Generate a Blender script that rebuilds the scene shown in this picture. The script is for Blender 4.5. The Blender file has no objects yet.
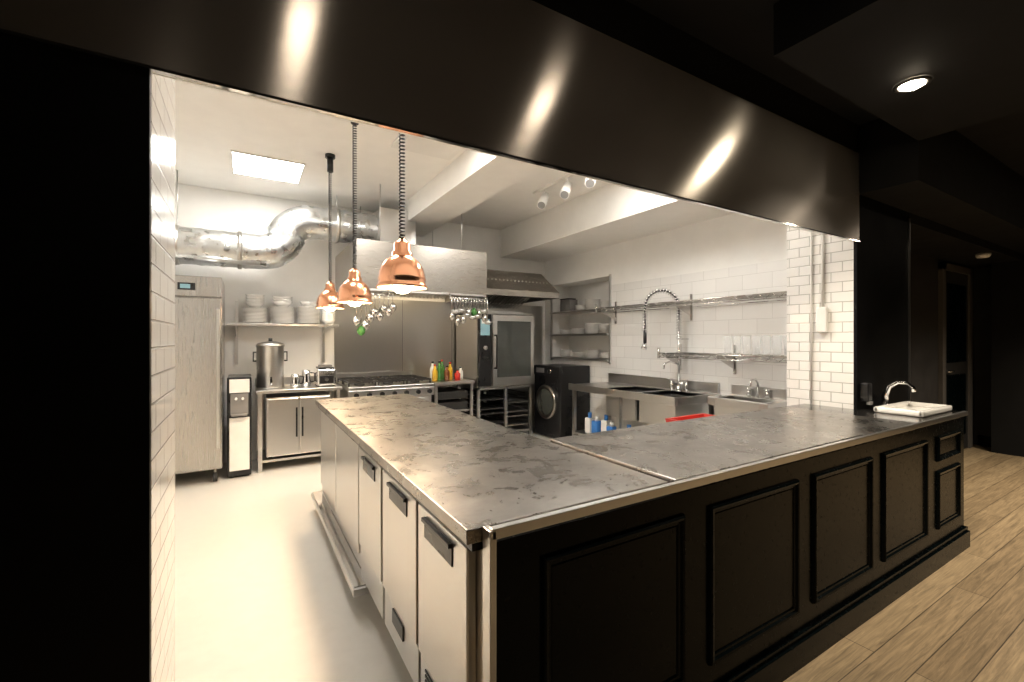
import bpy, bmesh, math, random
from mathutils import Vector, Matrix
random.seed(7)
S = bpy.context.scene
try:
    S.view_settings.view_transform = 'Standard'
    S.view_settings.look = 'None'
    S.view_settings.exposure = 0.0
except Exception as e:
    print(e)

# ------------------------------------------------------------------ materials
def _new(name):
    m = bpy.data.materials.new(name); m.use_nodes = True
    nt = m.node_tree; b = nt.nodes['Principled BSDF']
    return m, nt, b
def mat(name, col, rough=0.5, metal=0.0, var=0.06, scale=6.0, stretch=(1,1,1), bump=0.0, rvar=0.05,
        aniso=0.0, tang=None, coat=0.0, trans=0.0, ior=1.45, spec=0.5, detail=4.0, alpha=1.0):
    m, nt, b = _new(name)
    N = nt.nodes; L = nt.links
    tc = N.new('ShaderNodeTexCoord'); mp = N.new('ShaderNodeMapping')
    mp.inputs['Scale'].default_value = stretch
    L.new(tc.outputs['Object'], mp.inputs['Vector'])
    no = N.new('ShaderNodeTexNoise'); no.inputs['Scale'].default_value = scale; no.inputs['Detail'].default_value = detail
    L.new(mp.outputs['Vector'], no.inputs['Vector'])
    cr = N.new('ShaderNodeMapRange')
    cr.inputs['From Min'].default_value = 0.3; cr.inputs['From Max'].default_value = 0.7
    cr.inputs['To Min'].default_value = 1-var; cr.inputs['To Max'].default_value = 1+var
    L.new(no.outputs['Fac'], cr.inputs['Value'])
    vm = N.new('ShaderNodeVectorMath'); vm.operation = 'SCALE'
    vm.inputs[0].default_value = col[:3]
    L.new(cr.outputs['Result'], vm.inputs['Scale'])
    L.new(vm.outputs['Vector'], b.inputs['Base Color'])
    rr = N.new('ShaderNodeMapRange')
    rr.inputs['From Min'].default_value = 0.3; rr.inputs['From Max'].default_value = 0.7
    rr.inputs['To Min'].default_value = max(0.01, rough-rvar); rr.inputs['To Max'].default_value = min(1, rough+rvar)
    L.new(no.outputs['Fac'], rr.inputs['Value']); L.new(rr.outputs['Result'], b.inputs['Roughness'])
    b.inputs['Metallic'].default_value = metal
    b.inputs['IOR'].default_value = ior
    b.inputs['Specular IOR Level'].default_value = spec
    b.inputs['Transmission Weight'].default_value = trans
    b.inputs['Coat Weight'].default_value = coat
    b.inputs['Alpha'].default_value = alpha
    if aniso:
        b.inputs['Anisotropic'].default_value = aniso
        c = N.new('ShaderNodeCombineXYZ')
        for i in range(3): c.inputs[i].default_value = tang[i]
        L.new(c.outputs['Vector'], b.inputs['Tangent'])
    if bump:
        bp = N.new('ShaderNodeBump'); bp.inputs['Strength'].default_value = bump; bp.inputs['Distance'].default_value = 0.004
        L.new(no.outputs['Fac'], bp.inputs['Height']); L.new(bp.outputs['Normal'], b.inputs['Normal'])
    return m
def emis(name, col, strength):
    m, nt, b = _new(name)
    b.inputs['Base Color'].default_value = (*col, 1)
    b.inputs['Emission Color'].default_value = (*col, 1)
    b.inputs['Emission Strength'].default_value = strength
    return m
def tile(name, axis, bw, bh, off, col, mortar, msize=0.004, rough=0.12, bump=0.5):
    m, nt, b = _new(name); N = nt.nodes; L = nt.links
    g = N.new('ShaderNodeNewGeometry'); s = N.new('ShaderNodeSeparateXYZ'); c = N.new('ShaderNodeCombineXYZ')
    L.new(g.outputs['Position'], s.inputs[0])
    L.new(s.outputs['Y' if axis == 'x' else 'X'], c.inputs[0]); L.new(s.outputs['Z'], c.inputs[1])
    br = N.new('ShaderNodeTexBrick'); br.offset = off; br.inputs['Scale'].default_value = 1
    br.inputs['Brick Width'].default_value = bw; br.inputs['Row Height'].default_value = bh
    br.inputs['Mortar Size'].default_value = msize; br.inputs['Mortar Smooth'].default_value = 0.6
    br.inputs['Color1'].default_value = (*col, 1); br.inputs['Color2'].default_value = (*[k*0.95 for k in col], 1)
    br.inputs['Mortar'].default_value = (*mortar, 1)
    L.new(c.outputs[0], br.inputs['Vector']); L.new(br.outputs['Color'], b.inputs['Base Color'])
    inv = N.new('ShaderNodeMath'); inv.operation = 'SUBTRACT'; inv.inputs[0].default_value = 1
    L.new(br.outputs['Fac'], inv.inputs[1])
    bp = N.new('ShaderNodeBump'); bp.inputs['Strength'].default_value = bump; bp.inputs['Distance'].default_value = 0.006
    L.new(inv.outputs[0], bp.inputs['Height']); L.new(bp.outputs['Normal'], b.inputs['Normal'])
    b.inputs['Roughness'].default_value = rough
    return m
def wood_floor():
    m, nt, b = _new('oak_planks'); N = nt.nodes; L = nt.links
    tc = N.new('ShaderNodeTexCoord')
    br = N.new('ShaderNodeTexBrick'); br.offset = 0.37; br.inputs['Scale'].default_value = 1
    br.inputs['Brick Width'].default_value = 1.7; br.inputs['Row Height'].default_value = 0.145
    br.inputs['Mortar Size'].default_value = 0.0025; br.inputs['Mortar Smooth'].default_value = 0.3
    br.inputs['Color1'].default_value = (0.36, 0.265, 0.155, 1); br.inputs['Color2'].default_value = (0.265, 0.19, 0.108, 1)
    br.inputs['Mortar'].default_value = (0.07, 0.048, 0.028, 1)
    L.new(tc.outputs['Object'], br.inputs['Vector'])
    mp = N.new('ShaderNodeMapping'); mp.inputs['Scale'].default_value = (1.6, 30, 1)
    L.new(tc.outputs['Object'], mp.inputs['Vector'])
    no = N.new('ShaderNodeTexNoise'); no.inputs['Scale'].default_value = 2.2; no.inputs['Detail'].default_value = 9; no.inputs['Distortion'].default_value = 0.9
    no.inputs['Roughness'].default_value = .65
    L.new(mp.outputs[0], no.inputs['Vector'])
    mr = N.new('ShaderNodeMapRange'); mr.inputs['From Min'].default_value = .3; mr.inputs['From Max'].default_value = .7
    mr.inputs['To Min'].default_value = .5; mr.inputs['To Max'].default_value = 1.3
    L.new(no.outputs['Fac'], mr.inputs['Value'])
    vm = N.new('ShaderNodeVectorMath'); vm.operation = 'SCALE'
    L.new(br.outputs['Color'], vm.inputs[0]); L.new(mr.outputs[0], vm.inputs['Scale'])
    L.new(vm.outputs[0], b.inputs['Base Color'])
    b.inputs['Roughness'].default_value = 0.38
    bp = N.new('ShaderNodeBump'); bp.inputs['Strength'].default_value = .2; bp.inputs['Distance'].default_value = .002
    L.new(no.outputs['Fac'], bp.inputs['Height']); L.new(bp.outputs[0], b.inputs['Normal'])
    return m
def worn_steel():
    m, nt, b = _new('worn_steel_top'); N = nt.nodes; L = nt.links
    tc = N.new('ShaderNodeTexCoord')
    n1 = N.new('ShaderNodeTexNoise'); n1.inputs['Scale'].default_value = 4.5; n1.inputs['Detail'].default_value = 10; n1.inputs['Distortion'].default_value = .3
    n1.inputs['Roughness'].default_value = .68
    n2 = N.new('ShaderNodeTexNoise'); n2.inputs['Scale'].default_value = 8; n2.inputs['Detail'].default_value = 10; n2.inputs['Distortion'].default_value = .5
    n2.inputs['Roughness'].default_value = .72
    n3 = N.new('ShaderNodeTexNoise'); n3.inputs['Scale'].default_value = 10; n3.inputs['Detail'].default_value = 2
    for n in (n1, n2, n3): L.new(tc.outputs['Object'], n.inputs['Vector'])
    cr = N.new('ShaderNodeValToRGB')
    cr.color_ramp.elements[0].position = .3; cr.color_ramp.elements[0].color = (.27, .252, .23, 1)
    cr.color_ramp.elements[1].position = .7; cr.color_ramp.elements[1].color = (.43, .405, .375, 1)
    L.new(n1.outputs['Fac'], cr.inputs[0]); L.new(cr.outputs[0], b.inputs['Base Color'])
    b.inputs['Metallic'].default_value = 1.0
    mr = N.new('ShaderNodeMapRange'); mr.inputs['From Min'].default_value = .3; mr.inputs['From Max'].default_value = .7
    mr.inputs['To Min'].default_value = .22; mr.inputs['To Max'].default_value = .36
    L.new(n2.outputs['Fac'], mr.inputs['Value']); L.new(mr.outputs[0], b.inputs['Roughness'])
    bp = N.new('ShaderNodeBump'); bp.inputs['Strength'].default_value = .25; bp.inputs['Distance'].default_value = .0018
    L.new(n3.outputs['Fac'], bp.inputs['Height']); L.new(bp.outputs[0], b.inputs['Normal'])
    return m

M_paint = mat('white_paint', (.87, .855, .82), .6, var=.02)
M_ceil = mat('ceiling_paint', (.87, .85, .81), .7, var=.02)
M_kfloor = mat('cream_resin_floor', (.55, .53, .485), .36, var=.03, scale=14, rvar=.06)
M_wood = wood_floor()
M_bwall = mat('black_wall_paint', (.003, .0032, .0035), .5, var=.3, scale=3, spec=.15)
M_bceil = mat('black_ceiling_paint', (.009, .0088, .0087), .75, var=.2, spec=.2)
M_corr = mat('charcoal_corridor_paint', (.034, .032, .031), .5, var=.2, spec=.3)
M_frame = mat('grey_door_frame_paint', (.10, .09, .08), .4, var=.1)
M_rear = mat('brown_dining_wall_paint', (.10, .09, .08), .6, var=.1)
M_bpanel = mat('black_panel_paint', (.0010, .0026, .0030), .24, var=.1, bump=.012, scale=40, spec=.10)
M_steel = mat('brushed_steel', (.60, .59, .575), .29, 1, var=.015, scale=5, stretch=(3, 3, 60), rvar=.012)
M_hood = mat('hood_steel', (.40, .375, .34), .28, 1, var=.015, scale=5, stretch=(2, 2, 60), rvar=.01)
M_fridge = mat('fridge_steel', (.48, .465, .445), .27, 1, var=.012, scale=5, stretch=(30, 30, 1), rvar=.008)
M_steelv = mat('brushed_steel_vertical', (.54, .525, .50), .29, 1, var=.02, scale=5, stretch=(30, 30, 1), rvar=.01)
M_fascia = mat('fascia_steel', (.50, .465, .435), .235, .84, var=.02, scale=3, stretch=(1, 1, 120), rvar=.008, aniso=.9, tang=(.16, 0, .98), detail=2)
M_top = worn_steel()
M_duct = mat('galvanised_duct', (.66, .68, .69), .3, 1, var=.08, scale=12, rvar=.07)
M_chrome = mat('chrome', (.8, .8, .8), .08, 1, var=.02, rvar=.02)
M_wire = mat('wire_steel', (.62, .60, .57), .25, 1, var=.03)
M_copper = mat('copper', (.90, .45, .27), .22, 1, var=.06, rvar=.06)
M_coppin = mat('shade_lining', (.95, .8, .6), .4, .3, var=.03)
M_bplas = mat('black_plastic', (.012, .012, .013), .3, var=.1)
M_bmatte = mat('cast_iron', (.02, .019, .018), .6, var=.2, scale=30)
M_grey = mat('grey_plastic', (.22, .21, .2), .5)
M_wplas = mat('white_plastic', (.8, .78, .74), .35, var=.03)
M_ceram = mat('white_ceramic', (.85, .83, .79), .1, var=.02, coat=.3)
M_glass = mat('clear_glass', (.92, .94, .94), .05, rvar=.01, var=.01, alpha=.25)
M_dglass = mat('dark_oven_glass', (.05, .055, .05), .06, var=.1, coat=.5)
M_dgloss = mat('dark_polished_top', (.16, .15, .14), .14, .95, var=.3, scale=10)
M_red = mat('red_plastic', (.5, .03, .02), .4)
M_blue = mat('blue_plastic', (.05, .2, .55), .35)
M_green = mat('green_bottle', (.08, .25, .06), .2)
M_yel = mat('yellow_oil', (.7, .42, .04), .2)
M_brown = mat('brown_sauce', (.15, .05, .02), .2)
M_rub = mat('rubber', (.03, .03, .03), .7)
M_tileL = tile('metro_tile', 'x', .15, .075, .5, (.86, .84, .80), (.50, .48, .44), bump=.7)
M_tileR = tile('wall_tile', 'x', .30, .15, .5, (.84, .825, .795), (.64, .62, .59), .003, .18, .3)
M_led = emis('led_panel_glow', (1, .968, .915), 37)
M_bulb = emis('heat_bulb_glow', (1, .74, .46), 80)
M_spot = emis('spot_glow', (1, .85, .62), 130)
M_spot2 = emis('spot_glow_dim', (1, .84, .64), 24)
M_disp = emis('display_glow', (.2, .35, .4), .25)
M_strip = emis('hood_lamp_glow', (1, .82, .55), 34)

# ------------------------------------------------------------------ mesh builder
class B:
    def __init__(s, name):
        s.name = name; s.bm = bmesh.new(); s.mats = []
    def mi(s, m):
        if m not in s.mats: s.mats.append(m)
        return s.mats.index(m)
    def box(s, x0, x1, y0, y1, z0, z1, m, bev=0.0):
        i = s.mi(m)
        vs = [s.bm.verts.new((x, y, z)) for x in (x0, x1) for y in (y0, y1) for z in (z0, z1)]
        q = [(0, 1, 3, 2), (4, 6, 7, 5), (0, 4, 5, 1), (2, 3, 7, 6), (0, 2, 6, 4), (1, 5, 7, 3)]
        fs = [s.bm.faces.new([vs[k] for k in f]) for f in q]
        for f in fs: f.material_index = i
        if bev:
            es = list({e for f in fs for e in f.edges})
            r = bmesh.ops.bevel(s.bm, geom=es, offset=bev, segments=2, affect='EDGES', profile=.5)
            for f in r['faces']: f.material_index = i
        return s
    def prism(s, pts, axis, a0, a1, m):
        i = s.mi(m)
        def P(p, a):
            return {'x': (a, p[0], p[1]), 'y': (p[0], a, p[1]), 'z': (p[0], p[1], a)}[axis]
        v0 = [s.bm.verts.new(P(p, a0)) for p in pts]; v1 = [s.bm.verts.new(P(p, a1)) for p in pts]
        n = len(pts); fs = [s.bm.faces.new(v0), s.bm.faces.new(v1[::-1])]
        for k in range(n): fs.append(s.bm.faces.new([v0[k], v0[(k+1) % n], v1[(k+1) % n], v1[k]]))
        for f in fs: f.material_index = i
        return s
    def ring(s, c, u, v, r, n):
        return [s.bm.verts.new(c + u*(r*math.cos(2*math.pi*k/n)) + v*(r*math.sin(2*math.pi*k/n))) for k in range(n)]
    def tube(s, pts, r, m, n=8, cap=True):
        i = s.mi(m); pts = [Vector(p) for p in pts]
        rs = r if isinstance(r, (list, tuple)) else [r]*len(pts)
        t = (pts[1]-pts[0]).normalized()
        u = t.orthogonal().normalized(); prev = None
        for k, p in enumerate(pts):
            if k == 0: t = pts[1]-pts[0]
            elif k == len(pts)-1: t = pts[-1]-pts[-2]
            else: t = (pts[k+1]-pts[k]).normalized() + (pts[k]-pts[k-1]).normalized()
            if t.length < 1e-9: t = Vector((0, 0, 1))
            t.normalize()
            u = u - t*u.dot(t)
            if u.length < 1e-6: u = t.orthogonal()
            u.normalize(); v = t.cross(u)
            rg = s.ring(p, u, v, rs[k], n)
            if prev:
                for j in range(n):
                    f = s.bm.faces.new([prev[j], prev[(j+1) % n], rg[(j+1) % n], rg[j]]); f.material_index = i; f.smooth = True
            elif cap:
                f = s.bm.faces.new(rg[::-1]); f.material_index = i
            prev = rg
        if cap:
            f = s.bm.faces.new(prev); f.material_index = i
        return s
    def cyl(s, p0, p1, r, m, n=20, r1=None):
        return s.tube([p0, p1], [r, r if r1 is None else r1], m, n)
    def lathe(s, prof, c, m, n=28, axis='z', smooth=True):
        i = s.mi(m); c = Vector(c); prev = None
        U, V, W = {'z': (Vector((1, 0, 0)), Vector((0, 1, 0)), Vector((0, 0, 1))),
                   'x': (Vector((0, 1, 0)), Vector((0, 0, 1)), Vector((1, 0, 0))),
                   'y': (Vector((0, 0, 1)), Vector((1, 0, 0)), Vector((0, 1, 0)))}[axis]
        for (r, z) in prof:
            rg = s.ring(c + W*z, U, V, max(r, 1e-4), n)
            if prev:
                for j in range(n):
                    f = s.bm.faces.new([prev[j], prev[(j+1) % n], rg[(j+1) % n], rg[j]]); f.material_index = i; f.smooth = smooth
            prev = rg
        return s
    def loops(s, rects, m, fill=True):
        i = s.mi(m); prev = None
        for (x0, x1, z0, z1, y) in rects:
            rg = [s.bm.verts.new(p) for p in ((x0, y, z0), (x1, y, z0), (x1, y, z1), (x0, y, z1))]
            if prev:
                for j in range(4):
                    f = s.bm.faces.new([prev[j], prev[(j+1) % 4], rg[(j+1) % 4], rg[j]]); f.material_index = i
            prev = rg
        if fill:
            f = s.bm.faces.new(prev); f.material_index = i
        return s
    def done(s, recalc=True):
        if recalc: bmesh.ops.recalc_face_normals(s.bm, faces=s.bm.faces)
        xs = [v.co for v in s.bm.verts]
        lo = Vector((min(v.x for v in xs), min(v.y for v in xs), min(v.z for v in xs)))
        hi = Vector((max(v.x for v in xs), max(v.y for v in xs), max(v.z for v in xs)))
        o = Vector(((lo.x+hi.x)/2, (lo.y+hi.y)/2, lo.z))
        bmesh.ops.translate(s.bm, verts=s.bm.verts, vec=-o)
        me = bpy.data.meshes.new(s.name); s.bm.to_mesh(me); s.bm.free()
        for m in s.mats: me.materials.append(m)
        ob = bpy.data.objects.new(s.name, me); ob.location = o
        S.collection.objects.link(ob)
        return ob
def simple(name, x0, x1, y0, y1, z0, z1, m, bev=0):
    return B(name).box(x0, x1, y0, y1, z0, z1, m, bev).done()

H = 1.45
CT = .937
YF, YB = 1.485, 1.97
XL, XR = -.213, 3.79
ZB = 2.16
KC = 3.19
DC = 3.0
# ------------------------------------------------------------------ shell
simple('floor', -4, 9, -4, 1.47, -.1, 0, M_wood)
simple('floor.001', -1.1, 4.9, 1.47, 6.3, -.1, 0, M_kfloor)
simple('floor.002', 4.9, 9, 1.47, 2.2, -.1, 0, M_wood)
simple('wall_back', -1.1, 4.9, 6.2, 6.3, 0, KC, M_paint)
simple('wall_left', -1.1, -1.0, YB, 6.2, 0, KC, M_paint)
w = B('wall_right')
w.box(4.36, 4.8, YB, 4.6, 0, 2.2, M_tileR)
w.box(4.36, 4.8, YB, 4.6, 2.2, KC, M_paint)
w.box(4.36, 4.8, 4.6, 6.0, 0, 1.14, M_tileR)
w.box(4.36, 4.8, 4.6, 6.0, 2.33, KC, M_paint)
w.box(4.72, 4.8, 4.6, 6.0, 1.14, 2.33, M_paint)
w.box(4.36, 4.8, 6.0, 6.2, 0, KC, M_paint)
w.done()
w = B('wall_front')
w.box(-1.1, XL, YF+.02, YB, 0, KC, M_tileL)
w.box(-4, XL-.001, YF, YF+.02, 0, KC, M_bwall)
w.box(-4, -1.1, YF+.02, YB, 0, KC, M_bwall)
w.box(XR, 4.7, YF+.02, YB, 0, KC, M_tileL)
w.box(XR+.001, 4.7, YF, YF+.02, 0, KC, M_bwall)
w.box(4.7, 4.72, YF, YB, 0, KC, M_bwall)
w.box(XL, XR, YF+.01, YF+.035, ZB, KC, M_paint)
w.box(XL, XR, YF, YF+.01, ZB+.01, KC, M_bceil)
w.done()
w = B('trim_steel_fascia')
w.box(-4, XR+.01, YF-.012, YF-.001, ZB-.004, 2.79, M_fascia)
w.box(-4, XR+.01, YF-.018, YF-.001, ZB-.012, ZB-.004, M_chrome)
w.done()
B('trim_corner_strip').box(4.715, 4.73, YF-.01, YF+.01, CT, 2.45, M_steel).done()
simple('ceiling', -1.1, 4.9, YF+.035, 6.3, KC, KC+.1, M_ceil)
simple('ceiling.001', -4, 9, -4, YF, DC, DC+.1, M_bceil)
simple('ceiling.002', 4.72, 9, YF, 2.2, DC, DC+.1, M_bceil)
simple('ceiling_beam', 1.75, 2.2, YF+.035, 6.2, 2.93, KC, M_ceil)
simple('ceiling_soffit', 3.5, 4.36, YB, 6.2, 2.755, KC, M_ceil)
# corridor
simple('wall_side', 4.8, 8.7, 2.0, 2.1, 0, DC, M_corr)
simple('wall_end', 8.6, 8.7, -4, 2.0, 0, DC, M_corr)
simple('wall_rear', -4, 8.6, -4.1, -4, 0, DC, M_rear)
simple('wall_dining_left', -4.1, -4, -4, YF, 0, DC, M_rear)
s = B('trim_black_soffit'); s.box(3.82, 8.6, 1.15, YF-.001, 2.5, DC, M_bceil); s.box(4.73, 8.6, YF, 2.0, 2.42, DC, M_bceil)
s.box(2.1, 3.82, .10, 1.15, 2.76, DC, M_bceil); s.box(3.82, 8.6, .35, .6, 2.8, DC, M_bceil); s.done()
s = B('door_1')
s.box(7.25, 7.35, 1.955, 1.998, 0, 2.38, M_frame); s.box(8.25, 8.35, 1.955, 1.998, 0, 2.38, M_frame); s.box(7.25, 8.35, 1.955, 1.998, 2.3, 2.38, M_frame)
s.box(7.35, 8.25, 1.978, 1.998, 0.01, 2.3, M_bmatte)
for z0, z1 in ((.2, 1.0), (1.15, 2.15)):
    s.loops([(7.47, 8.13, z0, z1, 1.978), (7.48, 8.12, z0+.01, z1-.01, 1.965), (7.52, 8.08, z0+.05, z1-.05, 1.97)], M_bpanel)
s.cyl((7.42, 1.98, 1.05), (7.42, 1.93, 1.05), .012, M_chrome); s.cyl((7.42, 1.93, 1.05), (7.54, 1.93, 1.05), .01, M_chrome)
s.done()
B('baseboard_side').box(4.8, 7.25, 1.98, 2.0, 0, .14, M_frame).done()
B('baseboard_end').box(8.58, 8.6, -4, 1.96, 0, .14, M_bpanel).done()
s = B('corridor_column'); s.box(8.2, 8.6, 1.2, 1.75, 0, 2.42, M_bceil); s.done()
s = B('smoke_detector'); s.lathe([(0, -.05), (.05, -.045), (.065, -.02), (.065, 0), (0, 0)], (7.2, 1.6, 2.42), M_wplas); s.done()
s = B('light_switch'); s.box(8.19, 8.2, 1.35, 1.45, 1.3, 1.5, M_wplas, .003); s.box(8.183, 8.19, 1.38, 1.42, 1.36, 1.44, M_wplas, .002); s.done()

# ------------------------------------------------------------------ pass counter
s = B('pass_counter')
s.box(.575, 4.33, 1.058, 1.075, .1, .90, M_bpanel)
s.box(1.33, 3.77, 1.075, 1.80, .1, .90, M_bpanel)
s.box(3.77, 4.33, 1.075, 1.47, .1, .90, M_bpanel)
s.box(.575, 4.35, 1.03, 1.06, 0, .11, M_bpanel); s.box(.575, 4.35, 1.042, 1.06, .11, .135, M_bpanel)
s.box(4.31, 4.33, 1.06, 1.47, 0, .1, M_bpanel)
s.box(1.35, 4.3, 1.1, 1.46, 0, .1, M_bplas)
def panel(x0, x1, z0, z1):
    y = 1.058
    I = [(0, 0), (.004, -.012), (.010, -.016), (.018, -.014), (.024, -.006), (.032, -.005), (.036, .0)]
    s.loops([(x0+a, x1-a, z0+a, z1-a, y+d) for a, d in I]+[(x0+.04, x1-.04, z0+.04, z1-.04, y-.0015)], M_bpanel)
for a, b in ((.73, 1.35), (1.49, 2.12), (2.25, 2.86), (3.0, 3.63)): panel(a, b, .225, .825)
panel(3.81, 4.22, .66, .825); panel(3.81, 4.22, .225, .60)
s.box(.562, 4.345, 1.04, 1.062, .915, .945, M_steel, .002)
s.box(.555, .575, 1.04, 1.085, .0, .94, M_steel, .002)
s.box(1.318, 2.794, 1.064, 1.83, .90, .948, M_top, .003)
s.box(2.79, 2.812, 1.064, 1.83, .90, .930, M_bplas)
s.box(2.809, 3.48, 1.064, 1.83, .90, .944, M_top, .003)
s.box(3.485, 3.78, 1.064, 1.83, .90, .942, M_dgloss, .002)
s.box(3.78, 4.34, 1.064, 1.478, .90, .942, M_dgloss, .002)
s.done()

# ------------------------------------------------------------------ island refrigerated counter
s = B('refrigerated_prep_counter')
s.box(.565, 1.28, 1.10, 2.56, .14, .90, M_steel)
s.box(.51, 1.308, 1.088, 4.10, .895, CT, M_top, .004)
s.box(.53, 1.29, 1.098, 4.09, .87, .895, M_bplas)
doors = [(1.14, 1.555), (1.58, 2.04), (2.075, 2.53)]
for k, (a, b) in enumerate(doors):
    z0 = .33
    s.box(.535, .565, a, b, z0, .86, M_steel, .006)
    s.box(.531, .537, a+.10, a+.34, .765, .83, M_bplas, .002)
    s.box(.520, .536, a+.10, a+.34, .822, .836, M_bplas, .002)
    s.box(.545, .566, a, b, .155, .315, M_steel, .003)
for j in range(7): s.box(.541, .547, 1.2, 1.5, .175+.018*j, .183+.018*j, M_bplas)
s.box(.538, .546, 1.75, 1.9, .24, .30, M_bplas, .003)
s.box(.56, 1.28, 2.58, 4.06, .16, .87, M_steel)
s.box(.545, .56, 2.60, 3.30, .24, .86, M_steel, .004); s.box(.545, .56, 3.33, 4.04, .24, .86, M_steel, .004)
s.box(.48, .56, 2.40, 4.12, .11, .15, M_steel, .006)
s.box(.49, .56, 2.42, 4.10, .15, .155, M_chrome)
for y in (1.3, 2.35, 2.8, 3.9):
    for x in (.63, 1.2):
        s.cyl((x, y, .09), (x, y, .17), .018, M_steel, 10)
        s.cyl((x-.015, y, .055), (x+.015, y, .055), .055, M_rub, 20)
        s.box(x-.022, x+.022, y-.03, y+.03, .075, .1, M_steel)
s.done()

# ------------------------------------------------------------------ back wall equipment
s = B('upright_fridge')
s.box(-.92, -.2, 5.42, 6.12, .13, 2.07, M_fridge, .006)
s.box(-.92, -.2, 5.35, 5.41, .16, 1.86, M_fridge, .012)
s.box(-.92, -.2, 5.36, 5.42, 1.87, 2.07, M_fridge, .006)
s.box(-.56, -.42, 5.352, 5.362, 1.93, 2.0, M_bplas); s.box(-.54, -.46, 5.349, 5.353, 1.945, 1.985, M_disp)
s.box(-.245, -.215, 5.325, 5.35, .35, 1.75, M_steel, .005)
for x in (-.86, -.26):
    for y in (5.45, 6.05):
        s.cyl((x-.018, y, .05), (x+.018, y, .05), .05, M_rub, 18); s.cyl((x, y, .06), (x, y, .14), .015, M_steel, 10)
s.done()
s = B('water_boiler')
s.box(-.16, .06, 5.46, 5.95, .02, 1.05, M_bplas, .008)
s.box(-.14, .04, 5.445, 5.46, .08, .63, M_wplas, .004); s.box(-.14, .04, 5.44, 5.46, .89, 1.03, M_wplas, .003)
s.box(-.13, .03, 5.448, 5.46, .66, .88, M_grey); s.cyl((-.08, 5.40, .83), (-.08, 5.46, .83), .012, M_wplas); s.cyl((-.02, 5.40, .83), (-.02, 5.46, .83), .012, M_wplas)
s.box(-.12, .02, 5.38, 5.46, .655, .67, M_grey); s.box(-.14, .04, 5.5, 5.9, 0, .02, M_rub)
s.done()
s = B('steel_work_table')
s.box(.1, .98, 5.52, 6.15, .855, .89, M_steel, .004); s.box(.1, .98, 6.13, 6.16, .89, .98, M_steel)
for x in (.12, .92):
    for y in (5.55, 6.08): s.box(x, x+.04, y, y+.04, .0, .86, M_steel)
s.box(.12, .96, 5.56, 6.1, .10, .125, M_steel)
s.done()
s = B('undercounter_fridge')
s.box(.2, .86, 5.60, 6.08, .145, .80, M_steel, .004)
s.box(.205, .525, 5.565, 5.60, .16, .79, M_steel, .008); s.box(.535, .855, 5.565, 5.60, .16, .79, M_steel, .008)
for x in (.49, .55): s.box(x, x+.018, 5.55, 5.57, .35, .68, M_bplas, .002)
for x in (.24, .80):
    for y in (5.64, 6.04): s.cyl((x, y, .126), (x, y, .15), .02, M_rub, 12)
s.done()
s = B('hot_water_urn')
cx, cy = .25, 5.82
s.lathe([(0, 0), (.14, 0), (.145, .02), (.14, .05), (.14, .46), (.148, .475), (.148, .49), (.13, .51), (.06, .53), (.0, .535)], (cx, cy, .891), M_steel, 32)
s.cyl((cx, cy, 1.42), (cx, cy, 1.46), .02, M_bplas, 14)
s.cyl((cx, cy-.14, .98), (cx, cy-.2, .98), .012, M_chrome, 10); s.cyl((cx, cy-.19, .99), (cx, cy-.19, .94), .01, M_chrome, 10); s.cyl((cx, cy-.19, .98), (cx, cy-.19, 1.03), .01, M_bplas, 10)
for dx in (-1, 1): s.tube([(cx+dx*.14, cy, 1.2), (cx+dx*.17, cy, 1.2), (cx+dx*.17, cy, 1.3), (cx+dx*.14, cy, 1.3)], .009, M_bplas)
s.done()
def jug(cx, cy, r, h):
    s = B('steel_milk_jug')
    s.lathe([(0, 0), (r, 0), (r*1.05, h*.3), (r*.8, h*.75), (r*.85, h), (r*.78, h), (r*.7, h*.7), (0, h*.1)], (cx, cy, .891), M_chrome, 20)
    s.tube([(cx+r*.85, cy, .89+h*.85), (cx+r*1.7, cy, .89+h*.8), (cx+r*1.7, cy, .89+h*.3), (cx+r, cy, .89+h*.25)], .007, M_bplas)
    s.done()
jug(.50, 5.75, .05, .15); jug(.62, 5.8, .055, .19)
s = B('toaster')
s.box(.72, .93, 5.62, 5.92, .90, 1.10, M_chrome, .02); s.box(.74, .91, 5.64, 5.90, 1.10, 1.115, M_bplas, .004)
s.box(.75, .90, 5.61, 5.625, .93, 1.02, M_bplas, .003); s.cyl((.82, 5.59, .975), (.82, 5.615, .975), .02, M_chrome, 14)
s.box(.755, .895, 5.70, 5.72, 1.115, 1.14, M_grey); s.box(.755, .895, 5.80, 5.82, 1.115, 1.14, M_grey)
for x in (.74, .91): s.box(x-.01, x+.01, 5.65, 5.9, .891, .90, M_rub)
s.done()
s = B('crockery_shelf')
s.box(-.18, 1.0, 5.86, 6.2, 1.60, 1.63, M_steel, .004)
for x in (-.1, .85): s.box(x, x+.03, 6.17, 6.2, 1.15, 1.9, M_steel); s.prism([(6.17, 1.60), (5.9, 1.60), (6.17, 1.48)], 'x', x, x+.01, M_steel)
s.done()
def stack(name, cx, cy, r, n, z, dz=.016, bowl=False, top=None):
    s = B(name)
    items = [(r, z+.001+k*dz, bowl) for k in range(n)]
    if top: items += [(top[0], z+.004+n*dz+k*.03, True) for k in range(top[1])]
    for r, z0, bw in items:
        if bw: p = [(0, 0), (r*.45, 0), (r*.8, .03), (r, .065), (r*.96, .065), (r*.75, .035), (0, .008)]
        else: p = [(0, 0), (r*.6, 0), (r*.95, .012), (r, .016), (r*.98, .019), (r*.6, .006), (0, .006)]
        s.lathe([(a, b) for a, b in p], (cx, cy, z0), M_ceram, 24)
    s.done()
stack('plate_stack', .10, 6.0, .13, 11, 1.63, top=(.10, 4)); stack('plate_stack', .385, 6.0, .135, 13, 1.63, .015, top=(.11, 3))
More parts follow.
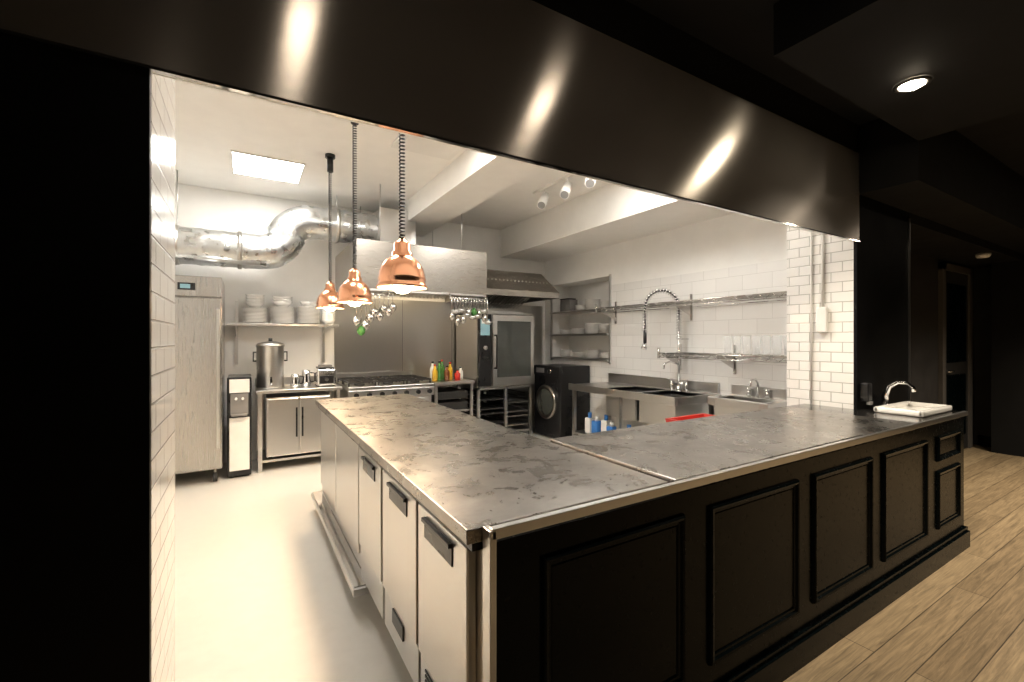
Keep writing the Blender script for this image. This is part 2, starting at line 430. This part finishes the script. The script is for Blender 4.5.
stack('plate_stack', .67, 6.0, .135, 13, 1.63, .016, top=(.10, 1))
stack('bowl_stack', .90, 6.02, .085, 7, 1.63, .022, True)

# duct
s = B('ventilation_duct')
path = []
def arc(c, r, a0, a1, n):
    return [(c[0]+r*math.cos(math.radians(a0+(a1-a0)*k/n)), 5.72, c[1]+r*math.sin(math.radians(a0+(a1-a0)*k/n))) for k in range(n+1)]
x = -1.0
while x < .12: path.append((x, 5.72, 2.42)); x += .04
path += arc((.14, 2.72), .30, -90, -25, 6)
path += arc((.68, 2.50), .32, 150, 90, 6)
x = .72
while x < 1.45: path.append((x, 5.72, 2.82)); x += .04
rs = [.19+(.007 if k % 5 == 0 else 0) for k in range(len(path))]
s.tube(path, rs, M_duct, 32)
for x in (-.6, -.05, .95): s.tube([(x-.02, 5.72, 2.42 if x < .5 else 2.82), (x+.02, 5.72, 2.42 if x < .5 else 2.82)], .205, M_steelv, 32)
for x in (-.6, .95): s.cyl((x, 5.72, (2.42 if x < .5 else 2.82)+.2), (x, 5.72, KC), .006, M_steel, 8)
s.tube([(-1, 5.6, 2.30), (.2, 5.6, 2.28)], .035, M_duct, 14)
s.box(1.40, 1.85, 5.45, 6.0, 2.53, 3.05, M_steel, .005)
s.done()
# main hood
s = B('extractor_hood')
s.box(1.01, 2.57, 4.90, 4.93, 1.99, 2.52, M_hood, .003)
s.box(1.01, 1.04, 4.93, 6.18, 1.99, 2.52, M_hood); s.box(2.54, 2.57, 4.93, 6.18, 1.99, 2.52, M_hood)
s.box(1.04, 2.54, 4.93, 6.18, 2.49, 2.52, M_hood)
s.prism([(6.18, 2.05), (5.45, 2.40), (5.45, 2.44), (6.18, 2.10)], 'x', 1.04, 2.54, M_steelv)
for k in range(26): s.prism([(6.17, 2.04), (5.46, 2.385), (5.46, 2.40), (6.17, 2.055)], 'x', 1.08+k*.056, 1.10+k*.056, M_chrome)
s.box(1.02, 2.56, 4.89, 4.96, 1.97, 1.995, M_chrome, .003); s.box(1.2, 2.4, 5.0, 5.1, 2.44, 2.485, M_strip)
for x in (1.3, 2.3):
    for y in (5.05, 6.05): s.cyl((x, y, 2.52), (x, y, KC), .006, M_steel, 8)
s.done()
s = B('trim_steel_splashback'); s.box(1.0, 4.3, 6.185, 6.2, .0, 2.0, M_steelv)
for x in (1.9, 2.65): s.box(x, x+.004, 6.183, 6.186, 0, 2.0, M_bplas)
s.done()
s = B('gas_range')
s.box(1.02, 2.0, 5.30, 6.12, .12, .88, M_steel, .005); s.box(1.0, 2.02, 5.26, 6.14, .86, .90, M_steelv, .006)
s.box(1.0, 2.02, 5.25, 5.31, .76, .86, M_steel, .005)
s.box(1.0, 2.02, 6.12, 6.16, .86, 1.0, M_steel)
for k in range(7): s.cyl((1.08+k*.145, 5.21, .81), (1.08+k*.145, 5.25, .81), .026, M_bplas, 18)
for ix in range(3):
    for iy in range(2):
        cx, cy = 1.17+.34*ix, 5.50+.38*iy
        s.cyl((cx, cy, .90), (cx, cy, .92), .06, M_bmatte, 20); s.cyl((cx, cy, .92), (cx, cy, .93), .035, M_bmatte, 16)
        for d in (-.15, 0, .15):
            s.box(cx+d-.007, cx+d+.007, cy-.17, cy+.17, .935, .955, M_bmatte)
            s.box(cx-.155, cx+.155, cy+d-.007, cy+d+.007, .935, .955, M_bmatte)
        for d in (-.15, .15):
            for e in (-.15, .15): s.box(cx+d-.008, cx+d+.008, cy+e-.008, cy+e+.008, .895, .94, M_bmatte)
s.box(1.06, 1.96, 5.27, 5.30, .2, .74, M_steel, .008); s.box(1.25, 1.77, 5.262, 5.272, .32, .6, M_dglass)
s.tube([(1.15, 5.27, .69), (1.15, 5.22, .69), (1.87, 5.22, .69), (1.87, 5.27, .69)], .012, M_chrome)
for x in (1.07, 1.95):
    for y in (5.36, 6.05): s.cyl((x, y, 0), (x, y, .13), .02, M_steel, 12)
s.done()
s = B('seasoning_table')
s.box(2.06, 2.62, 5.34, 6.12, .86, .90, M_steel, .004)
for x in (2.07, 2.57):
    for y in (5.36, 6.06): s.box(x, x+.035, y, y+.035, 0, .86, M_steel)
s.box(2.08, 2.6, 5.38, 6.1, .5, .52, M_steel); s.box(2.08, 2.6, 5.38, 6.1, .2, .22, M_steel)
for z in (.52, .66): s.box(2.12, 2.56, 5.42, 6.0, z, z+.1, M_bmatte, .01)
s.done()
s = B('condiment_bottles')
for k, (x, y, r, h, m) in enumerate([(2.12, 5.5, .035, .22, M_yel), (2.2, 5.55, .03, .26, M_green), (2.28, 5.48, .035, .2, M_brown), (2.36, 5.56, .035, .24, M_yel), (2.44, 5.5, .04, .14, M_red), (2.16, 5.68, .04, .25, M_wplas), (2.3, 5.7, .035, .27, M_green), (2.42, 5.7, .035, .23, M_yel), (2.53, 5.6, .035, .17, M_wplas)]):
    s.lathe([(0, 0), (r, 0), (r, h*.6), (r*.45, h*.78), (r*.4, h*.92), (0, h*.92)], (x, y, .901), m, 16)
    s.cyl((x, y, .90+h*.9), (x, y, .90+h), r*.45, M_red if k % 3 == 0 else M_bplas, 12)
s.done()
s = B('combi_oven')
s.box(2.70, 3.60, 5.44, 6.14, .79, 1.80, M_steel, .006)
s.box(2.71, 2.90, 5.40, 5.44, .80, 1.79, M_bplas, .004)
s.box(2.735, 2.875, 5.395, 5.401, 1.50, 1.72, M_disp); s.box(2.75, 2.86, 5.393, 5.396, 1.66, 1.71, M_wplas)
s.cyl((2.80, 5.37, 1.33), (2.80, 5.40, 1.33), .03, M_chrome, 20)
s.box(2.92, 3.60, 5.39, 5.44, .80, 1.79, M_steel, .006)
s.box(2.99, 3.54, 5.382, 5.392, .92, 1.70, M_dglass, .004)
s.tube([(2.95, 5.39, 1.05), (2.95, 5.33, 1.05), (2.95, 5.33, 1.50), (2.95, 5.39, 1.50)], .013, M_bplas, 12)
s.box(2.75, 3.55, 5.6, 6.0, 1.80, 1.86, M_steel, .005)
s.done()
s = B('oven_tray_stand')
for x in (2.71, 3.14, 3.555):
    for y in (5.44, 6.08): s.box(x, x+.04, y, y+.04, 0, .785, M_steel)
s.box(2.71, 3.595, 5.44, 6.12, .75, .785, M_steel); s.box(2.71, 3.595, 5.44, 6.12, .12, .15, M_steel)
s.box(2.71, 3.595, 6.10, 6.12, .12, .78, M_bmatte)
for k in range(8):
    for x in (2.75, 3.12, 3.18, 3.54): s.box(x, x+.02, 5.45, 6.1, .2+.065*k, .208+.065*k, M_chrome)
for k in (1, 3, 4, 6):
    s.box(2.77, 3.12, 5.46, 6.05, .209+.065*k, .225+.065*k, M_bmatte); s.box(3.19, 3.55, 5.46, 6.05, .209+.065*(k-1), .225+.065*(k-1), M_steel)
s.done()
s = B('oven_canopy')
s.prism([(5.05, 2.02), (5.05, 2.10), (5.5, 2.42), (6.18, 2.42), (6.18, 2.02), (6.14, 2.02), (6.14, 2.38), (5.52, 2.38), (5.09, 2.08), (5.09, 2.02)], 'x', 2.66, 3.78, M_hood)
s.prism([(5.05, 2.02), (5.05, 2.10), (5.5, 2.42), (6.18, 2.42), (6.18, 2.02)], 'x', 3.78, 3.80, M_hood)
s.prism([(5.05, 2.02), (5.05, 2.10), (5.5, 2.42), (6.18, 2.42), (6.18, 2.02)], 'x', 2.64, 2.66, M_hood)
for k in range(18): s.prism([(5.25, 2.24), (6.1, 1.93), (6.1, 1.95), (5.25, 2.26)], 'x', 2.70+k*.06, 2.72+k*.06, M_chrome)
s.done()
s = B('utensil_rack')
s.tube([(2.05, 4.84, 1.93), (2.55, 4.84, 1.93)], .01, M_chrome)
for x in (2.07, 2.53): s.cyl((x, 4.84, 1.93), (x, 4.885, 1.985), .006, M_chrome, 6)
for k in range(14):
    x = 2.07+k*.036; l = random.uniform(.12, .30)
    s.tube([(x, 4.84, 1.945), (x, 4.825, 1.93), (x, 4.825, 1.93-l)], .006, M_wire, 6)
    if k % 2: s.lathe([(0, -.04), (.04, -.03), (.052, 0), (.048, 0), (.036, -.026), (0, -.035)], (x, 4.80, 1.93-l), M_steel, 16)
    else: s.lathe([(0, -.06), (.03, -.035), (.036, 0), (.024, .03), (.0, .06)], (x, 4.825, 1.93-l-.03), M_green if k == 8 else M_wire, 14)
s.done()
s = B('utensil_rack')
s.tube([(1.0, 4.86, 1.93), (1.4, 4.86, 1.93)], .01, M_chrome)
for x in (1.05, 1.35): s.cyl((x, 4.86, 1.93), (x, 4.885, 1.985), .006, M_chrome, 6)
for k in range(9):
    x = 1.0+k*.048; l = (.26, .36, .30, .22, .16, .2, .12, .15, .1)[k]
    s.tube([(x, 4.86, 1.945), (x, 4.845, 1.93), (x, 4.845, 1.93-l)], .006, M_wire, 6)
    s.lathe([(0, -.06), (.035, -.035), (.045, 0), (.028, .03), (.0, .05)], (x, 4.845, 1.93-l-.03), M_green if k == 1 else M_wire, 14)
s.done()

# ------------------------------------------------------------------ right wall
s = B('niche_shelving')
for z in (1.14, 1.50, 1.86): s.box(4.30, 4.72, 4.62, 5.98, z, z+.025, M_steel, .003)
for y in (4.60, 5.98): s.box(4.33, 4.36, y, y+.02, 1.1, 2.35, M_steel)
s.done()
for (z, items) in ((1.165, [(4.85, .11, 5), (5.15, .12, 7), (5.5, .12, 4), (5.8, .1, 6)]), (1.525, [(4.85, .12, 8), (5.15, .13, 9), (5.5, .13, 5), (5.8, .1, 4)]), (1.885, [(4.85, .1, 6), (5.15, .12, 9), (5.42, .1, 5)])):
    for y, r, n in items: stack('plate_stack', 4.5, y, r, n, z, .018)
s = B('storage_box'); s.box(4.42, 4.58, 5.6, 5.85, 1.886, 2.08, M_grey, .004); s.box(4.40, 4.56, 5.62, 5.83, 2.08, 2.10, M_bplas); s.done()
s = B('washing_machine')
s.box(3.80, 4.34, 5.02, 5.68, .02, 1.06, M_bplas, .015)
s.box(3.785, 3.80, 5.03, 5.67, .92, 1.05, M_bplas, .004); s.box(3.78, 3.79, 5.4, 5.6, .95, 1.02, M_grey)
s.cyl((3.765, 5.25, .985), (3.79, 5.25, .985), .035, M_chrome, 20)
s.lathe([(.24, 0), (.25, -.03), (.225, -.045), (.19, -.035), (.18, -.01)], (3.80, 5.35, .53), M_hood, 32, 'x')
s.lathe([(.19, -.035), (.12, -.06), (.0, -.07)], (3.80, 5.35, .53), M_dglass, 32, 'x')
for y in (5.1, 5.6): s.box(3.85, 4.3, y-.03, y+.03, 0, .02, M_rub)
s.done()
s = B('sink_unit')
Z = .86
s.box(3.65, 4.34, 4.05, 4.62, Z-.04, Z, M_steel, .004)
s.box(3.65, 3.72, 2.95, 4.05, Z-.04, Z, M_steel); s.box(4.22, 4.34, 2.95, 4.05, Z-.04, Z, M_steel)
s.box(3.72, 4.22, 2.95, 3.0, Z-.04, Z, M_steel); s.box(3.72, 4.22, 3.48, 3.54, Z-.04, Z, M_steel)
s.box(3.72, 4.22, 4.0, 4.05, Z-.04, Z, M_steel)
for a, b in ((3.0, 3.48), (3.54, 4.0)):
    s.box(3.72, 4.22, a, b, Z-.32, Z-.31, M_steel); s.box(3.71, 3.72, a, b, Z-.32, Z-.01, M_steel); s.box(4.22, 4.23, a, b, Z-.32, Z-.01, M_steel)
    s.box(3.72, 4.22, a-.01, a, Z-.32, Z-.01, M_steel); s.box(3.72, 4.22, b, b+.01, Z-.32, Z-.01, M_steel)
s.box(3.63, 3.65, 2.94, 4.63, Z-.07, Z+.012, M_steel, .004); s.box(4.32, 4.345, 2.95, 4.62, Z, Z+.12, M_steel)
s.box(3.65, 4.34, 2.93, 2.95, Z-.07, Z+.012, M_steel, .003)
for y in (2.97, 3.75, 4.56):
    for x in (3.67, 4.28): s.box(x, x+.04, y, y+.04, 0, Z-.03, M_steel)
s.box(3.68, 4.3, 2.97, 4.6, .22, .245, M_steel)
s.done()
s = B('cleaner_bottles')
for x, y, m, h in ((3.8, 4.4, M_wplas, .26), (3.78, 4.25, M_blue, .24), (3.82, 4.12, M_wplas, .27), (3.8, 4.0, M_blue, .2), (3.78, 3.7, M_wplas, .22), (3.8, 3.4, M_grey, .25)):
    s.box(x-.05, x+.05, y-.05, y+.05, .246, .246+h*.75, m, .015); s.cyl((x, y, .245+h*.73), (x, y, .245+h), .025, M_blue if m is M_wplas else M_wplas, 14)
s.done()
s = B('pre_rinse_faucet')
bx, by = 4.2, 3.35
s.cyl((bx, by, Z), (bx, by, Z+.06), .035, M_chrome); s.cyl((bx, by-.09, Z+.09), (bx, by+.09, Z+.09), .018, M_chrome, 14)
for d in (-.1, .1): s.cyl((bx, by+d, Z), (bx, by+d, Z+.12), .014, M_chrome, 12); s.cyl((bx-.05, by+d, Z+.13), (bx+.02, by+d, Z+.13), .008, M_chrome, 8)
s.cyl((bx, by, Z), (bx, by, 1.72), .014, M_chrome, 14)
s.tube([(bx, by, 1.16), (bx-.14, by, 1.20), (bx-.24, by, 1.18), (bx-.25, by, 1.12)], .01, M_chrome, 10)
arcp = []
for k in range(33):
    a = math.pi*k/32; arcp.append(Vector((bx-.13+.13*math.cos(a), by+.13-.13*math.cos(a), 1.80+.20*math.sin(a))))
arcp = [Vector((bx, by, 1.45)), Vector((bx, by, 1.68))]+arcp+[Vector((bx-.26, by+.26, 1.65)), Vector((bx-.26, by+.26, 1.52))]
s.tube(arcp, .011, M_bplas, 10)
fine = []
for a, b in zip(arcp[:-1], arcp[1:]):
    n = max(1, int((b-a).length/.0025))
    for k in range(n): fine.append(a.lerp(b, k/n))
hel = []
for k, p in enumerate(fine[:-1]):
    t = (fine[k+1]-p).normalized(); u = Vector((1, 1, 0)).normalized(); v = t.cross(u); ang = k*.5
    hel.append(p+u*.028*math.cos(ang)+v*.028*math.sin(ang))
s.tube(hel, .0055, M_chrome, 5)
s.cyl((bx-.26, by+.26, 1.54), (bx-.26, by+.26, 1.40), .02, M_bplas, 14); s.cyl((bx-.26, by+.26, 1.40), (bx-.28, by+.26, 1.33), .022, M_chrome, 16, .036)
s.cyl((bx, by, 1.45), (4.359, by, 1.45), .008, M_chrome, 8)
s.done()
def wshelf(y0, y1, z):
    s = B('wire_shelf'); x0, x1 = 4.04, 4.35
    for x in [x0, x1-.01]:
        s.tube([(x, y0, z), (x, y1, z)], .007, M_wire, 8); s.tube([(x, y0, z-.045), (x, y1, z-.045)], .005, M_wire, 6)
    for k in range(1, 12): s.tube([(x0+(x1-x0)*k/12, y0, z), (x0+(x1-x0)*k/12, y1, z)], .0028, M_wire, 5)
    y = y0
    while y <= y1+.001:
        s.tube([(x0, y, z-.003), (x1-.01, y, z-.003)], .004, M_wire, 5)
        s.tube([(x0, y, z-.045), (x0, y+.06, z), (x0, y+.12, z-.045)] if y+.12 < y1 else [(x0, y, z-.045), (x0, y, z)], .003, M_wire, 5)
        y += .12
    for yb in (y0+.05, (y0+y1)/2, y1-.05):
        s.prism([(4.355, z-.01), (4.05, z-.01), (4.05, z-.03), (4.355, z-.16)], 'y', yb, yb+.006, M_wire)
        s.box(4.345, 4.358, yb-.01, yb+.016, z-.2, z+.1, M_wire)
    for yb in (y0, y1):
        s.cyl((x0, yb, z-.06), (x0, yb, z+.06), .014, M_wire, 12)
    s.done()
wshelf(2.05, 4.55, 1.86); wshelf(2.05, 3.5, 1.29)
s = B('drinking_glasses')
for k in range(7):
    x = 4.14; y = 2.14+k*.096
    s.lathe([(0, .006), (.030, .006), (.040, .19)], (x, y, 1.295), M_glass, 16)
    s.lathe([(.040, .187), (.042, .19), (.040, .194)], (x, y, 1.295), M_wplas, 16)
    s.lathe([(0, .002), (.030, .002), (.030, .014), (0, .014)], (x, y, 1.295), M_wplas, 16)
s.done()
s = B('hand_basin')
s.box(3.93, 4.345, 2.20, 2.28, .80, .88, M_steel, .004); s.box(3.93, 4.345, 2.72, 2.80, .80, .88, M_steel, .004)
s.box(3.93, 3.98, 2.28, 2.72, .80, .88, M_steel, .003); s.box(4.24, 4.345, 2.28, 2.72, .80, .88, M_steel, .003)
s.box(3.95, 4.345, 2.24, 2.76, .68, .69, M_steel); s.box(3.95, 3.97, 2.24, 2.76, .68, .82, M_steel); s.box(3.95, 4.34, 2.24, 2.26, .68, .82, M_steel); s.box(3.95, 4.34, 2.74, 2.76, .68, .82, M_steel)
s.box(4.33, 4.358, 2.2, 2.8, .60, .98, M_steel)
for d in (-.09, .09):
    s.cyl((4.29, 2.5+d, .88), (4.29, 2.5+d, .95), .014, M_chrome, 12); s.cyl((4.29, 2.5+d, .95), (4.29, 2.5+d, .965), .03, M_chrome, 12)
s.tube([(4.29, 2.5, .88), (4.29, 2.5, 1.02), (4.25, 2.5, 1.06), (4.18, 2.5, 1.05), (4.16, 2.5, 1.0)], .011, M_chrome, 10)
s.cyl((4.2, 2.5, 0), (4.2, 2.5, .68), .02, M_wplas, 12)
s.done()
s = B('utility_cart')
for x in (2.95, 3.46):
    for y in (2.08, 2.52): s.cyl((x, y, .06), (x, y, .66), .014, M_steel, 10); s.cyl((x-.012, y, .035), (x+.012, y, .035), .035, M_rub, 14)
for z in (.2, .66): s.box(2.93, 3.48, 2.06, 2.54, z, z+.015, M_steel, .003)
s.done()
s = B('red_plastic_tub')
s.prism([(3.0, .68), (3.40, .68), (3.44, .80), (3.41, .80), (3.38, .70), (3.02, .70), (2.98, .80), (2.95, .80)], 'y', 2.14, 2.46, M_red)
s.prism([(3.0, .68), (3.40, .68), (3.44, .80), (2.95, .80)], 'y', 2.11, 2.14, M_red); s.prism([(3.0, .68), (3.40, .68), (3.44, .80), (2.95, .80)], 'y', 2.46, 2.49, M_red)
s.done()
s = B('electrical_conduit')
s.cyl((XR-.012, 1.70, 1.68), (XR-.012, 1.70, ZB+.6), .01, M_wplas, 10); s.cyl((XR-.012, 1.78, .95), (XR-.012, 1.78, ZB+.6), .007, M_wplas, 10)
s.box(XR-.04, XR, 1.665, 1.735, 1.50, 1.69, M_wplas, .006)
s.done()

# ------------------------------------------------------------------ counter sink
s = B('white_counter_sink')
x0, x1, y0, y1, z = 3.74, 4.28, 1.10, 1.37, .943
s.box(x0, x1, y0, y0+.035, z, z+.04, M_ceram, .012); s.box(x0, x1, y1-.035, y1, z, z+.04, M_ceram, .012)
s.box(x0, x0+.035, y0, y1, z, z+.04, M_ceram, .012); s.box(x1-.035, x1, y0, y1, z, z+.04, M_ceram, .012)
s.box(x0+.02, x1-.02, y0+.02, y1-.02, z, z+.008, M_ceram); s.cyl((4.0, 1.24, z+.008), (4.0, 1.24, z+.011), .025, M_chrome, 18)
s.done()
s = B('chrome_faucet')
fx, fy = 4.08, 1.42
s.cyl((fx, fy, .943), (fx, fy, .955), .03, M_chrome); s.tube([(fx, fy, .95), (fx, fy, 1.03), (fx+.005, fy-.02, 1.10), (fx+.02, fy-.07, 1.135), (fx+.03, fy-.12, 1.13), (fx+.035, fy-.15, 1.10), (fx+.035, fy-.155, 1.07)], [.022, .021, .018, .015, .014, .014, .015], M_chrome, 14)
s.tube([(fx, fy, 1.04), (fx+.03, fy, 1.10), (fx+.11, fy-.02, 1.125)], [.014, .010, .008], M_chrome, 10)
s.done()
s = B('soap_dispenser')
s.box(3.83, 3.90, 1.43, 1.484, 1.0, 1.13, M_bplas, .008); s.box(3.845, 3.885, 1.42, 1.45, .975, 1.0, M_grey, .004); s.done()

# ------------------------------------------------------------------ lamps
def pendant(x, y, zb):
    s = B('copper_heat_lamp')
    prof = [(.126, 0), (.129, .004), (.127, .012), (.121, .02), (.117, .035), (.121, .045), (.118, .055), (.112, .085), (.10, .115), (.082, .14), (.060, .158), (.052, .163), (.052, .18), (.042, .19), (.042, .225), (.034, .235), (.018, .245), (.012, .26), (0, .26)]
    s.lathe(prof, (x, y, zb), M_copper, 40)
    s.lathe([(.123, .002), (.113, .035), (.107, .085), (.095, .11), (.075, .135), (.04, .15), (0, .152)], (x, y, zb), M_coppin, 40)
    s.lathe([(0, -.028), (.03, -.022), (.052, .0), (.058, .03), (.045, .075), (.022, .12), (.02, .15)], (x, y, zb), M_bulb, 20)
    z0 = zb+.255; z1 = 3.05; n = int((z1-z0)/.0016)
    s.tube([(x+.013*math.cos(k*.55), y+.013*math.sin(k*.55), z0+(z1-z0)*k/n) for k in range(n)], .0042, M_bplas, 5)
    s.cyl((x, y, 3.03), (x, y, 3.17), .028, M_bplas, 16); s.cyl((x, y, 3.16), (x, y, KC), .045, M_bplas, 20)
    s.done(False)
    l = bpy.data.lights.new('heat_lamp_light', 'SPOT'); l.energy = 65; l.color = (1, .74, .47); l.spot_size = math.radians(150); l.spot_blend = .9; l.shadow_soft_size = .06
    o = bpy.data.objects.new('heat_lamp_light', l); o.location = (x, y, zb-.10); S.collection.objects.link(o)
for x, y, z in ((.69, 2.25, 1.71), (.69, 3.4, 1.715), (.69, 4.5, 1.74)): pendant(x, y, z)

def led(x0, y0, w=.6, d=.6):
    s = B('ceiling_led_or_fill_panel'); z = KC
    s.box(x0-.015, x0+w+.015, y0-.015, y0, z-.015, z, M_wplas); s.box(x0-.015, x0+w+.015, y0+d, y0+d+.015, z-.015, z, M_wplas)
    s.box(x0-.015, x0, y0, y0+d, z-.015, z, M_wplas); s.box(x0+w, x0+w+.015, y0, y0+d, z-.015, z, M_wplas)
    s.box(x0, x0+w, y0, y0+d, z-.010, z-.001, M_led); s.done()
led(-.10, 4.86); led(.2, 2.85, .4, .4); led(1.1, 2.6, .5, .6); led(2.35, 2.6)  # only the first panel is real; the rest are unseen, added kitchen fill
s = B('ceiling_air_vent')
s.box(1.12, 1.70, 3.42, 4.0, KC-.02, KC, M_wplas, .006)
s.box(1.18, 1.64, 3.48, 3.94, KC-.028, KC-.02, M_wplas, .004)
s.done()
s = B('track_spotlights')
s.box(2.925, 2.955, 3.1, 4.4, KC-.03, KC, M_wplas)
for y in (3.38, 3.78, 4.2):
    s.cyl((2.94, y, KC-.03), (2.94, y, KC-.11), .012, M_wplas, 10)
    s.tube([(2.98, y+.03, KC-.08), (2.85, y-.08, KC-.24)], [.045, .052], M_wplas, 20)
    s.tube([(2.851, y-.079, KC-.239), (2.848, y-.082, KC-.243)], .042, M_grey, 20)
s.done()
s = B('ventilation_label'); s.box(2.78, 2.98, 6.19, 6.2, 2.62, 2.74, M_grey, .003); s.done()

# dining track and spots, plus added fill spots
s = B('ceiling_track'); s.box(-.4, 2.05, .895, .925, DC-.03, DC, M_bplas); s.done()
def spot(x, y, e, r=.035, m=None):
    s = B('ceiling_spot_or_fill'); z = DC-.03
    s.cyl((x, y, z), (x, y, z-.12), .01, M_bmatte, 10)
    s.lathe([(0, 0), (.05, 0), (.058, -.02), (.068, -.11), (.064, -.11), (.06, -.105), (0, -.103)], (x, y, z-.11), M_bmatte, 24)
    s.lathe([(.06, -.106), (.05, -.122), (.025, -.13), (0, -.132)], (x, y, z-.11), m or M_spot, 20)
    s.done(False)
    lamp(x, y, z-.26, e, r)
def lamp(x, y, z, e, r):
    l = bpy.data.lights.new('spot_or_fill_light', 'SPOT'); l.energy = e; l.color = (1, .87, .69); l.spot_size = math.radians(120); l.spot_blend = 1; l.shadow_soft_size = r
    o = bpy.data.objects.new('spot_or_fill_light', l); o.location = (x, y, z); S.collection.objects.link(o)
s = B('recessed_downlight')
s.lathe([(.075, -.001), (.075, -.006), (.058, -.010), (.054, -.005)], (2.94, .91, 2.76), M_bmatte, 32)
s.lathe([(.054, -.006), (.04, -.016), (.02, -.022), (0, -.024)], (2.94, .91, 2.76), M_spot, 28)
s.done(False); lamp(2.94, .91, 2.71, 230, .03)
spot(1.41, .91, 6, m=M_spot2); spot(.2, .91, 4, m=M_spot2)
spot(5.3, .2, 330, m=M_spot2); spot(6.9, .2, 380, m=M_spot2)  # added fill spots outside the view, brighten the dark corridor
spot(2.4, -1.6, 60, m=M_spot2); spot(-.6, -1.6, 60, m=M_spot2); spot(4.6, -1.8, 60, m=M_spot2)  # unseen fill spots behind the camera, added for dining ambient light

wd = bpy.data.worlds.new('world'); wd.use_nodes = True
wd.node_tree.nodes['Background'].inputs[0].default_value = (.9, .8, .7, 1); wd.node_tree.nodes['Background'].inputs[1].default_value = .05
S.world = wd
# ------------------------------------------------------------------ camera
cam = bpy.data.cameras.new('camera'); co = bpy.data.objects.new('camera', cam); S.collection.objects.link(co)
cam.sensor_width = 36; cam.lens = 446/1024*36; cam.clip_start = .05
cam.shift_y = -2/1024
co.location = (0, 0, H); co.rotation_euler = (math.radians(90), 0, -math.radians(30.9))
S.camera = co
